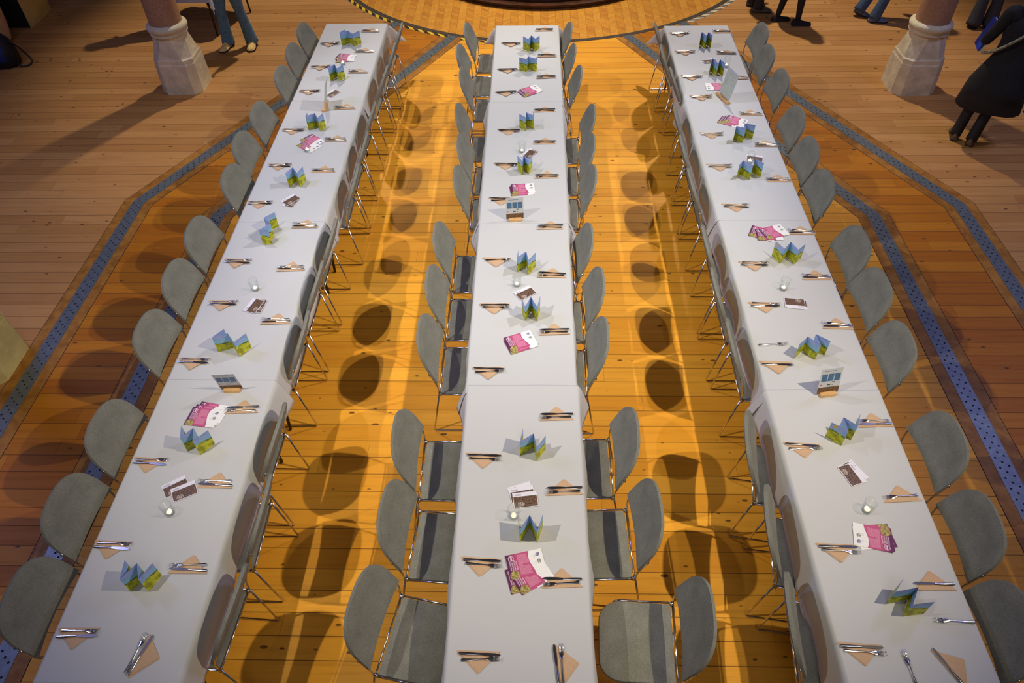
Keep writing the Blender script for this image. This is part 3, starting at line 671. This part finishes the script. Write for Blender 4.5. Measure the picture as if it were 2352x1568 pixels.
# glass holders with tealights
def build_holder():
    t = thing('candle_glass', (0, 0, 0)); t['category'] = 'candle holder'; t['group'] = 'clear glass candle holders'
    bm = newbm(); lathe(bm, [(.001, .004), (.026, .004), (.0285, .009), (.0335, .098), (.0360, .100), (.0362, .0985), (.0310, .008), (.029, .001), (.001, .0005)], 32); mk('glass_cup', bm, M['glass'], t, True)
    bm = newbm(); lathe(bm, [(.0337, .0975), (.0350, .1005), (.0364, .0975)], 32); mk('glass_rim', bm, M['rimglass'], t, True)
    return t
def build_tea():
    t = thing('tealight', (0, 0, 0)); t['category'] = 'candle'; t['group'] = 'lit tealights'
    bm = newbm(); lathe(bm, [(.001, .0), (.0185, .0), (.019, .016), (.0195, .0165), (.0182, .0160), (.018, .012)], 24); mk('tin_cup', bm, M['tin'], t, 40)
    bm = newbm(); lathe(bm, [(.018, .0125), (.0175, .0138), (.001, .0132)], 24); mk('wax', bm, M['wax'], t, 40)
    bm = newbm(); lathe(bm, [(.0005, .0135), (.0028, .018), (.0033, .022), (.002, .029), (.0002, .036)], 10); mk('flame', bm, M['flame'], t, True)
    return t
CW = ('left table row beside the farthest flyers', 'left table row in front of the second flyers', 'left table row beyond the photo postcards, halfway along', 'left table row near the two nearest leaflets', 'centre table row beyond the postcards, in its second table', 'centre table row halfway along, beside a postcard', 'centre table row beside the stack of postcards near the front', 'right table row behind the second farthest leaflet', 'right table row behind the fourth leaflet from the far end', 'right table row halfway along, beyond postcards', 'right table row beside the nearest flyers')
hd, te = build_holder(), build_tea()
for i, (x, y) in enumerate(D_candle):
    la, lb = 'clear glass candle holder, '+CW[i], 'lit tealight, '+CW[i]
    if i == 0:
        hd.location = (x, y, TZ); hd['label'] = la; te.location = (x, y, TZ+.0045); te['label'] = lb
    else: dup(hd, (x, y, TZ), 0, la); dup(te, (x, y, TZ+.0045), 0, lb)

# flyers and postcards
def sheet(name, w_, h_, mat, below):
    bm = newbm(); uvl = bm.loops.layers.uv.new('UVMap'); y0, y1 = (-h_, 0) if below else (0, h_); th = .0006
    v = box(bm, 0, w_, y0, y1, 0, th); bm.faces.ensure_lookup_table()
    for f in bm.faces:
        for lp in f.loops: lp[uvl].uv = (lp.vert.co.x/w_, (lp.vert.co.y-y0)/h_)
    return mk(name, bm, mat)
def text_mesh(lines, size, gap, mat, parent, M_):
    cu = bpy.data.curves.new('t', 'FONT'); cu.body = lines; cu.size = size; cu.space_line = gap; cu.extrude = .00008; cu.align_x = 'LEFT'
    to = bpy.data.objects.new('t', cu); C.objects.link(to); bpy.context.view_layer.update()
    me = bpy.data.meshes.new_from_object(to.evaluated_get(bpy.context.evaluated_depsgraph_get())); bpy.data.objects.remove(to)
    me.transform(M_); me.materials.append(mat); o = bpy.data.objects.new('title_text', me); C.objects.link(o); o.parent = parent; return o
fly0 = sheet('flyer', .21, .148, M['flyer'], True)
M['pinkwhite'] = plain('pale_pink_ink', (.88, .74, .80), .6)
text_mesh('WINDOWS\nWILDLIFE\nNATURE IN\nBALANCE', .0118, 1.0, M['pinkwhite'], fly0, Matrix.Translation((.022, -.098, .0009)) @ Matrix.Rotation(pi/2, 4, 'Z'))
fly0['category'] = 'flyer'; fly0['group'] = 'magenta and white flyers'
pc0 = sheet('postcard', .148, .105, M['postcard'], False); pc0['category'] = 'postcard'; pc0['group'] = 'brown photo postcards'
FW = {'L1': 'left table row, under the farthest candle', 'L2': 'left table row, beside the second candle', 'L3': 'left table row, just in front of the sign', 'C1': 'centre table row, third place from the far end', 'C2': 'centre table row, just beyond the small sign', 'C3': 'centre table row, halfway to the front', 'C4': 'centre table row, nearest the front', 'R1': 'right table row, beside the far sign', 'R2': 'right table row, beyond the third leaflet', 'R3': 'right table row, behind the fifth leaflet', 'R4': 'right table row, near the candle at the front'}
PW = {'L1': 'left table row, beside the far sign', 'L2': 'left table row, beyond the leaflet turned sideways', 'L3': 'left table row, in front of the candle halfway along', 'L4': 'left table row, by the nearest candle', 'C2': 'centre table row, behind the fourth leaflet', 'C3': 'centre table row, in front of the candle halfway along', 'C4': 'centre table row, by the nearest candle', 'R1': 'right table row, behind the second leaflet', 'R2': 'right table row, behind the fourth leaflet', 'R3': 'right table row, in front of the candle halfway along', 'R4': 'right table row, beyond the nearest candle'}
POS = {1: ('single',), 2: ('lower', 'upper'), 3: ('lowest', 'middle', 'top')}
for proto, D, W, desc in ((fly0, D_FL, FW, '%s magenta and white flyer, %s'), (pc0, D_PC, PW, '%s brown photo postcard, %s')):
    fi = True
    for k, lst in D.items():
        for j, (x, y, a) in enumerate(lst):
            lb = desc % (POS[len(lst)][j], W[k]); z = TZ+.0006+j*.0012
            if fi: proto.location = (x, y, z); proto.rotation_euler = (0, 0, radians(a)); proto['label'] = lb; fi = False
            else: dup(proto, (x, y, z), radians(a), lb)

# small signs in wooden blocks
def sign(x, y, a, big, label, lean=-12):
    t = thing('table_sign', (x, y, TZ), radians(a), label, 'sign', 'printed table signs')
    W_, H_ = (.21, .285) if big else (.148, .205); bl = .235 if big else .108
    bm = newbm(); P = [(-.021, 0), (.021, 0), (.021, .014), (.008, .026), (-.017, .026), (-.021, .02)]
    loft(bm, [[(xx, p[0], p[1]) for p in P] for xx in (-bl/2, bl/2)]); bmesh.ops.recalc_face_normals(bm, faces=bm.faces); mk('wooden_block', bm, M['block'], t)
    T = Matrix.Translation((0, .004, .014)) @ Matrix.Rotation(radians(lean), 4, 'X')
    bm = newbm(); box(bm, -W_/2, W_/2, -.001, .001, 0, H_, T); b = mk('sign_board', bm, M['sign'], t)
    def pan(nm, x0, x1, z0, z1, mat, yy=-.0016):
        bm = newbm(); box(bm, x0*W_-W_/2, x1*W_-W_/2, min(yy, 0), max(yy, 0), z0*H_, z1*H_, T); mk(nm, bm, mat, b)
    if not big:
        for k in range(3): pan('blue_panel', .07+.30*k, .33+.30*k, .50, .79, M['signblue'])
        pan('brown_panel', 0, 1, .0, .26, M['signbrown'])
        pan('small_print', .60, .74, .44, .465, M['signdark']); pan('red_mark', .06, .13, .34, .38, M['signred'])
        pan('small_print', .40, .55, .33, .37, M['signdark']); pan('small_print', .62, .66, .33, .36, M['signdark']); pan('small_print', .14, .72, .90, .915, M['signblue'])
    else:
        pan('print_panel', .08, .92, .12, .86, M['signback']); pan('print_panel', .08, .92, .12, .86, M['signback'], .0016)
    return t
LB = {'L3': (False, 'small upright sign with three blue panels in wooden block on left table row, near front'), 'C2': (False, 'small upright sign with three blue panels in wooden block on centre table row'),
      'R3': (False, 'small upright sign with three blue panels in wooden block on right table row'), 'L1': (True, 'large pale sign turned edge-on in wooden block on far part of left table row'),
      'R1': (True, 'large pale sign turned edge-on in wooden block on far part of right table row')}
for k, (x, y, a) in D_SG.items(): sign(x, y, a, LB[k][0], LB[k][1], {'L3': 12, 'C2': -4}.get(k, -12))

# ------------------------------------------------------------------ people
def skin_mesh(name, nodes, edges, parent, mat, sub=2):
    bm = newbm(); lay_ = bm.verts.layers.skin.verify(); V = []
    for i, (p, r) in enumerate(nodes):
        v = bm.verts.new(p); rr = r if isinstance(r, tuple) else (r, r); v[lay_].radius = rr; v[lay_].use_root = (i == 0); V.append(v)
    for a, b in edges: bm.edges.new((V[a], V[b]))
    o = mk(name, bm, mat, parent)
    md = o.modifiers.new('skin', 'SKIN'); md.use_smooth_shade = True; md.branch_smoothing = .3
    sb = o.modifiers.new('sub', 'SUBSURF'); sb.levels = sub; sb.render_levels = sub
    return o
def limb(bm, pts, rs, n=14):
    tube(bm, fillet(pts, .12, 4) if False else pts, rs, n)
def spl(pts, k=4):
    P = [Vector(p) for p in pts]; out = []
    for i in range(len(P)-1):
        p0 = P[max(i-1, 0)]; p1 = P[i]; p2 = P[i+1]; p3 = P[min(i+2, len(P)-1)]
        for j in range(k):
            t = j/k; out.append(.5*((2*p1)+(p2-p0)*t+(2*p0-5*p1+4*p2-p3)*t*t+(3*p1-p0-3*p2+p3)*t**3))
    out.append(P[-1]); return out
def splr(rs, k=4):
    out = []
    for i in range(len(rs)-1):
        for j in range(k): out.append(rs[i]+(rs[i+1]-rs[i])*j/k)
    out.append(rs[-1]); return out
def stube(bm, pts, rs, n=14): tube(bm, spl(pts), splr(rs), n)
def shoe(parent, x, y, ang, mat, sole, z=0, pitch=0, wide=1.0, high=.09):
    T = Matrix.Translation((x, y, z)) @ Matrix.Rotation(ang, 4, 'Z') @ Matrix.Rotation(pitch, 4, 'X') @ Matrix.Diagonal((wide, 1.0+(wide-1)*.5, wide, 1))
    prof = [(-.075, .028, .060), (-.06, .036, high), (-.02, .040, high), (.03, .040, .082), (.08, .043, .062), (.13, .046, .052), (.17, .040, .046), (.195, .022, .034)]
    bm = newbm(); rings = []
    for yy, hw, h in prof:
        rings.append([T @ Vector((hw*cos(a)*(1.0 if sin(a) < .3 else .92), yy, .016+(h-.016)*max(0, sin(a)))) for a in [pi*k/9 for k in range(10)]])
    loft(bm, rings); bmesh.ops.recalc_face_normals(bm, faces=bm.faces); s = mk('shoe', bm, mat, parent, 60)
    bm = newbm(); P = [(hw*1.07, yy) for yy, hw, h in prof]+[(-hw*1.07, yy) for yy, hw, h in reversed(prof)]
    loft(bm, [[T @ Vector((a, b, 0)) for a, b in P], [T @ Vector((a, b, .018)) for a, b in P]]); bmesh.ops.recalc_face_normals(bm, faces=bm.faces); mk('sole', bm, sole, s)
    return s
def hand_nodes(nodes, edges, wi, wrist, d, side, curl=.5):
    # palm, four fingers and a thumb on the side of the palm; d = pointing direction
    d = Vector(d).normalized(); lat = d.cross(Vector(side)).normalized(); nrm = lat.cross(d).normalized(); w_ = Vector(wrist)
    nodes.append((w_+d*.045, (.034, .016))); pi_ = len(nodes)-1; edges.append((wi, pi_))
    for k, L in enumerate((.070, .080, .075, .058)):
        b = w_+d*.09+lat*(.030-.020*k); nodes.append((b, .0095)); i0 = len(nodes)-1; edges.append((pi_, i0))
        dd = (d*cos(curl)+nrm*sin(curl)); nodes.append((b+dd*L*.5, .0085)); edges.append((i0, i0+1))
        dd2 = (d*cos(curl*2)+nrm*sin(curl*2)); nodes.append((b+dd*L*.5+dd2*L*.5, .0065)); edges.append((i0+1, i0+2))
    b = w_+d*.03+lat*.032; nodes.append((b, .012)); i0 = len(nodes)-1; edges.append((pi_, i0)); nodes.append((b+(d+lat*.8+nrm*.3).normalized()*.03, .010)); edges.append((i0, i0+1)); nodes.append((b+(d+lat*.5+nrm*.4).normalized()*.062, .0075)); edges.append((i0+1, i0+2))
def person(loc, rz, label, feet, hips=(0, 0, .93), lean=(0, 0), hands=None, top='black', legs='jeans', hair='hair', shoe_m='brownshoe', sole='sole', bottom='trousers', coat_len=None, flare=.085, cuff=.10, shoes=None, female=False, coat_w=.2, elbows=None, wide=1.0):
    t = thing('person', loc, rz, label, 'person')
    hx, hy, hz = hips; ch = Vector((hx+lean[0]*.6, hy+lean[1]*.6, 1.27)); nk = Vector((hx+lean[0], hy+lean[1], 1.45)); hd_ = nk+Vector((lean[0]*.2, lean[1]*.2+.01, .13))
    N = [((hx, hy, hz), (.14, .11))]; Ed = []
    def ad(p, r, frm): N.append((tuple(p), r)); Ed.append((frm, len(N)-1)); return len(N)-1
    ab = ad((hx+lean[0]*.3, hy+lean[1]*.3, 1.09), (.12, .09), 0); c_ = ad(ch, (.145, .10), ab); n_ = ad(nk, .052, c_)
    h0 = ad(nk+Vector((0, .01, .07)), (.055, .065), n_); h1 = ad(hd_, (.072, .088), h0); h2 = ad(hd_+Vector((0, 0, .07)), (.060, .07), h1)
    sh = []; hands = hands or [(-.27, .06, .86), (.27, .06, .86)]
    for s, hp in ((-1, hands[0]), (1, hands[1])):
        shd = Vector((ch.x+s*.175, ch.y, 1.38)); a = ad(shd, .052, c_); hp = Vector(hp)
        el = Vector(elbows[0 if s < 0 else 1]) if elbows else (shd+hp)/2+Vector((s*.05, -.05, -.02))
        b = ad(el, .041, a); d_ = ad(hp, .028, b); hand_nodes(N, Ed, d_, hp, hp-el, (s, 0, .01)); sh.append((shd, el, hp))
    kn = []
    for s, (fx, fy, fz) in zip((-1, 1), feet):
        hp = Vector((hx+s*.085, hy, hz-.05)); ft = Vector((fx, fy, fz+.085)); k = (hp+ft)/2+Vector((0, .03, .03))
        a = ad(hp, .078, 0); b = ad(k, .055, a); c2 = ad(ft, .038, b); kn.append((hp, k, ft))
    skin_mesh('body', N, Ed, t, M['skin'])
    # face features
    bm = newbm(); fx = hd_+Vector((0, .082, 0)); tube(bm, [fx+Vector((0, -.004, .03)), fx+Vector((0, .012, -.005)), fx+Vector((0, .004, -.016))], [.006, .011, .008], 8); mk('nose', bm, M['skin'], t, True)
    bm = newbm(); tube(bm, [fx+Vector((-.024, -.004, -.045)), fx+Vector((0, .004, -.045)), fx+Vector((.024, -.004, -.045))], [.003, .006, .003], 8); mk('mouth', bm, M['darkred'], t, True)
    for s in (-1, 1):
        bm = newbm(); bmesh.ops.create_uvsphere(bm, u_segments=10, v_segments=6, radius=.011, matrix=Matrix.Translation(fx+Vector((s*.030, -.010, .018)))); mk('eye', bm, M['signdark'], t, True)
        bm = newbm(); bmesh.ops.create_uvsphere(bm, u_segments=10, v_segments=6, radius=1, matrix=Matrix.Translation(hd_+Vector((s*.080, .0, .0))) @ Matrix.Diagonal((.012, .02, .032, 1))); mk('ear', bm, M['skin'], t, True)
    bm = newbm(); bmesh.ops.create_uvsphere(bm, u_segments=20, v_segments=14, radius=1, matrix=Matrix.Translation(hd_+Vector((0, -.018, .045))) @ Matrix.Diagonal((.095, .108, .10, 1)))
    for v in bm.verts:
        rel = v.co-hd_
        if rel.z < -.02: v.co.z = hd_.z-.02+(rel.z+.02)*(2.6 if female else 1.2)
        if rel.y > .05 and rel.z < .07: v.co.y = hd_.y+.05
    mk('hair', bm, M[hair], t, True)
    # clothing
    bm = newbm(); CL_ = coat_len if coat_len else hz-.06; rings = []
    zs = [CL_, (CL_+hz)/2, hz+.02, 1.09, 1.27, 1.38, 1.43]; ws = [(coat_w*1.25 if coat_len else .165), (coat_w*1.12 if coat_len else .168), .165, .150, .175, .150, .075]
    for z, w_ in zip(zs, ws):
        f = max(0, min(1, (z-hz)/(1.45-hz))); cx = hx+lean[0]*f; cy = hy+lean[1]*f
        rings.append([(cx+w_*1.12*cos(a), cy+w_*.78*sin(a), z+.008*sin(3*a)*(z < hz)) for a in [2*pi*k/20 for k in range(20)]])
    loft(bm, rings); mk('coat' if coat_len else 'top', bm, M[top], t, True)
    for shd, el, hp in sh:
        bm = newbm(); e2 = el+(hp-el)*.9; stube(bm, [shd+Vector((0, 0, .02))+(ch-shd)*.35, shd+Vector((0, 0, .005)), shd*.55+el*.45, el, e2], [.080, .078, .064, .054, .044]); mk('sleeve', bm, M[top], t, True)
    if bottom == 'trousers':
        bm = newbm()
        for hp, k, ft in kn: stube(bm, [hp+Vector((0, 0, .06)), (hp+k)/2, k, (k+ft)/2, ft+Vector((0, -.005, -.035))], [.095, .088, .066, (.066+flare)/2*.92, flare], 16)
        mk('trousers', bm, M[legs], t, True)
    else:
        bm = newbm()
        for hp, k, ft in kn: stube(bm, [hp, (hp+k)/2, k, (k*.6+ft*.4), ft], [.085, .075, .052, .052, .036], 14)
        mk('tights', bm, M[legs], t, True)
    for (fx_, fy_, fz_), (ang, pit) in zip(feet, shoes or ((0, 0), (0, 0))):
        shoe(t, fx_, fy_, ang, M[shoe_m], M[sole], fz_, pit, wide)
    return t
# local +y is where a person faces
person((-4.10, 10.05, 0), pi, 'person in flared blue jeans and tan shoes standing by small white table at upper left', [(-.165, -.02, 0), (.165, .0, 0)], top='greycoat', legs='jeans', shoe_m='tan', flare=.088, shoes=((.12, 0), (-.2, 0)), wide=1.3, hands=[(-.16, .30, 1.08), (.16, .30, 1.10)], elbows=[(-.27, .02, 1.12), (.27, .02, 1.12)])
person((3.62, 10.62, 0), -pi/2+.3, 'person in black tights and black ankle boots standing beyond right table row', [(-.10, -.10, 0), (.11, .10, 0)], top='black', legs='tights', bottom='tights', shoe_m='black', coat_len=.72, female=True, shoes=((-.1, 0), (-.3, 0)))
person((3.25, 11.12, 0), -pi/2-.15, 'person in dark trousers and grey brown trainers at top, left of the black tights', [(-.11, -.02, 0), (.10, .06, 0)], top='charcoal', legs='charcoal', shoe_m='greybrown', flare=.07)
person((4.98, 10.72, 0), -pi/2-.1, 'person in blue jeans and blue grey slip-on shoes walking at top, left of right pillar', [(.10, -.12, 0), (-.08, -.30, .035)][::-1], hips=(0, .05, .93), top='charcoal', legs='jeans_dark', shoe_m='slipon', flare=.08, shoes=((0, -.35), (0, 0)))
pE = person((4.98, 7.52, 0), -.45, 'person in long black coat and black trousers holding blue and white papers at right edge', [(-.18, -.042, 0), (-.01, -.094, 0)], hips=(.0, .0, .93), lean=(.03, .06), hands=[(-.24, .30, 1.02), (.26, .08, .84)], elbows=[(-.28, .06, 1.08), (.32, -.04, 1.08)], top='black', legs='tights', shoe_m='brownshoe', coat_len=.42, coat_w=.235, flare=.06, hair='grey_hair', female=True, shoes=((.1, 0), (-.1, 0)))
bm = newbm(); tube(bm, spl([(.15, -.02, 1.46), (.10, -.11, 1.38), (.02, -.13, 1.26), (-.10, -.125, 1.13), (-.21, -.08, 1.02), (-.27, .05, .95)]), .014, 8); mk('checked_strap', bm, M['check'], pE, True)
person((6.25, 10.40, 0), -.2, 'person in dark grey coat and dark red jumper at top right corner', [(-.10, 0, 0), (.10, .02, 0)], top='darkred', legs='greycoat', shoe_m='black', flare=.10, coat_len=None)
person((6.20, 7.98, 0), pi/2, 'person mostly outside the right edge wearing a black shoe with white sole', [(-.10, .12, 0), (.10, .20, 0)], top='charcoal', legs='charcoal', shoe_m='black', sole='whitesole', flare=.06)
person((-5.30, 10.55, 0), .3, 'person in maroon coat standing behind the upper left pillar', [(-.10, 0, 0), (.10, .04, 0)], top='maroon', legs='maroon', bottom='tights', shoe_m='brownshoe', coat_len=.55, female=True)
# papers held by the person in the black coat
cE = Matrix.Translation((4.98, 7.52, 0)) @ Matrix.Rotation(-.45, 4, 'Z')
for dx, mt, nm, lb in ((0, 'bluefold', 'folder', 'bright blue folder held by person in long black coat'), (.022, 'sign', 'paper_sheaf', 'pale printed papers held against the blue folder')):
    bm = newbm(); box(bm, -.006, .006, -.11, .11, -.15, .15, Matrix.Rotation(.25, 4, 'Y')); o = mk(nm, bm, M[mt]); o.location = cE @ Vector((-.275+dx, .40, 1.0)); o.rotation_euler = (0, 0, -.25); tag(o, lb, 'folder' if dx == 0 else 'papers')

# ------------------------------------------------------------------ things at the upper left
t = thing('cabinet', (-7.40, 10.68, 0), 0, 'tan plywood cabinet with black front panel at upper left corner', 'cabinet')
bm = newbm(); box(bm, -1.0, 0, .012, .66, 0, .95); mk('cabinet_body', bm, M['cabinet'], t)
bm = newbm(); box(bm, -.985, -.012, 0, .012, .01, .94); mk('front_panel', bm, M['blackface'], t)
t = thing('wooden_drum', (-7.80, 10.17, 0), 0, 'rounded tan wooden drum-shaped stand at the left edge in front of cabinet', 'stand')
bm = newbm(); lathe(bm, [(.30, 0), (.34, .05), (.37, .25), (.38, .45), (.37, .65), (.34, .82), (.30, .86), (.01, .87)], 36, True); mk('drum_body', bm, M['drum'], t, 40)
t = thing('rucksack', (-7.18, 9.52, 0), .3, 'blue and black rucksack on the floor at the left edge', 'bag')
bm = newbm(); loft(bm, [[(w_*cos(a)*(abs(cos(a))**-.3 if abs(cos(a)) > .2 else 1.5), d_*sin(a), z) for a in [2*pi*k/20+.01 for k in range(20)]] for z, w_, d_ in ((0, .17, .11), (.05, .20, .14), (.2, .20, .15), (.34, .17, .12), (.42, .11, .08), (.44, .04, .03))]); mk('bag_body', bm, M['blackbag'], t, 60)
bm = newbm(); loft(bm, [[(-.02+w_*cos(a), -.09+d_*sin(a), z) for a in [2*pi*k/16 for k in range(16)]] for z, w_, d_ in ((.08, .10, .05), (.12, .13, .075), (.25, .13, .08), (.34, .10, .05), (.36, .04, .02))]); mk('front_pocket', bm, M['bluebag'], t, True)
bm = newbm(); tube(bm, spl([(.15, -.02, .34), (.25, -.02, .22), (.33, -.04, .06), (.30, -.10, .012), (.20, -.12, .012), (.16, -.08, .06)]), .011, 6); mk('strap', bm, M['blackbag'], t, True)
t = thing('small_table', (-4.75, 10.88, 0), -.32, 'small dark-legged table behind the person in blue jeans', 'table')
bm = newbm(); box(bm, -.42, .42, -.42, .42, .70, .73); mk('tabletop', bm, M['darkleg'], t)
for sx, sy in ((-1, -1), (1, -1), (1, 1), (-1, 1)):
    bm = newbm(); tube(bm, [(sx*.36, sy*.38, .70), (sx*.38, sy*.42, .01)], .013, 8); mk('leg', bm, M['darkleg'], t, True)
bm = newbm(); G = []
n_ = 26
for j in range(n_+1):
    rw = []
    for i in range(n_+1):
        u = -.72+1.44*i/n_; v = -.72+1.44*j/n_; u_, v_ = (u*cos(.12)-v*sin(.12)), (u*sin(.12)+v*cos(.12))
        dx = max(abs(u_)-.425, 0); dy = max(abs(v_)-.425, 0); r = sqrt(dx*dx+dy*dy)
        bu = max(-.425, min(.425, u_)); bv = max(-.425, min(.425, v_))
        rw.append(bm.verts.new((bu+(1 if u_ > 0 else -1)*(dx*.12), bv+(1 if v_ > 0 else -1)*(dy*.12), .7335-r*.97)))
    G.append(rw)
for a, b in zip(G, G[1:]):
    for j in range(n_): bm.faces.new((a[j], a[j+1], b[j+1], b[j]))
o = mk('tablecloth', bm, M['cloth'], smooth=True); o.location = (-4.75, 10.88, 0); o.rotation_euler = (0, 0, -.32); tag(o, 'white cloth with hanging corners on the small table at upper left', 'tablecloth')
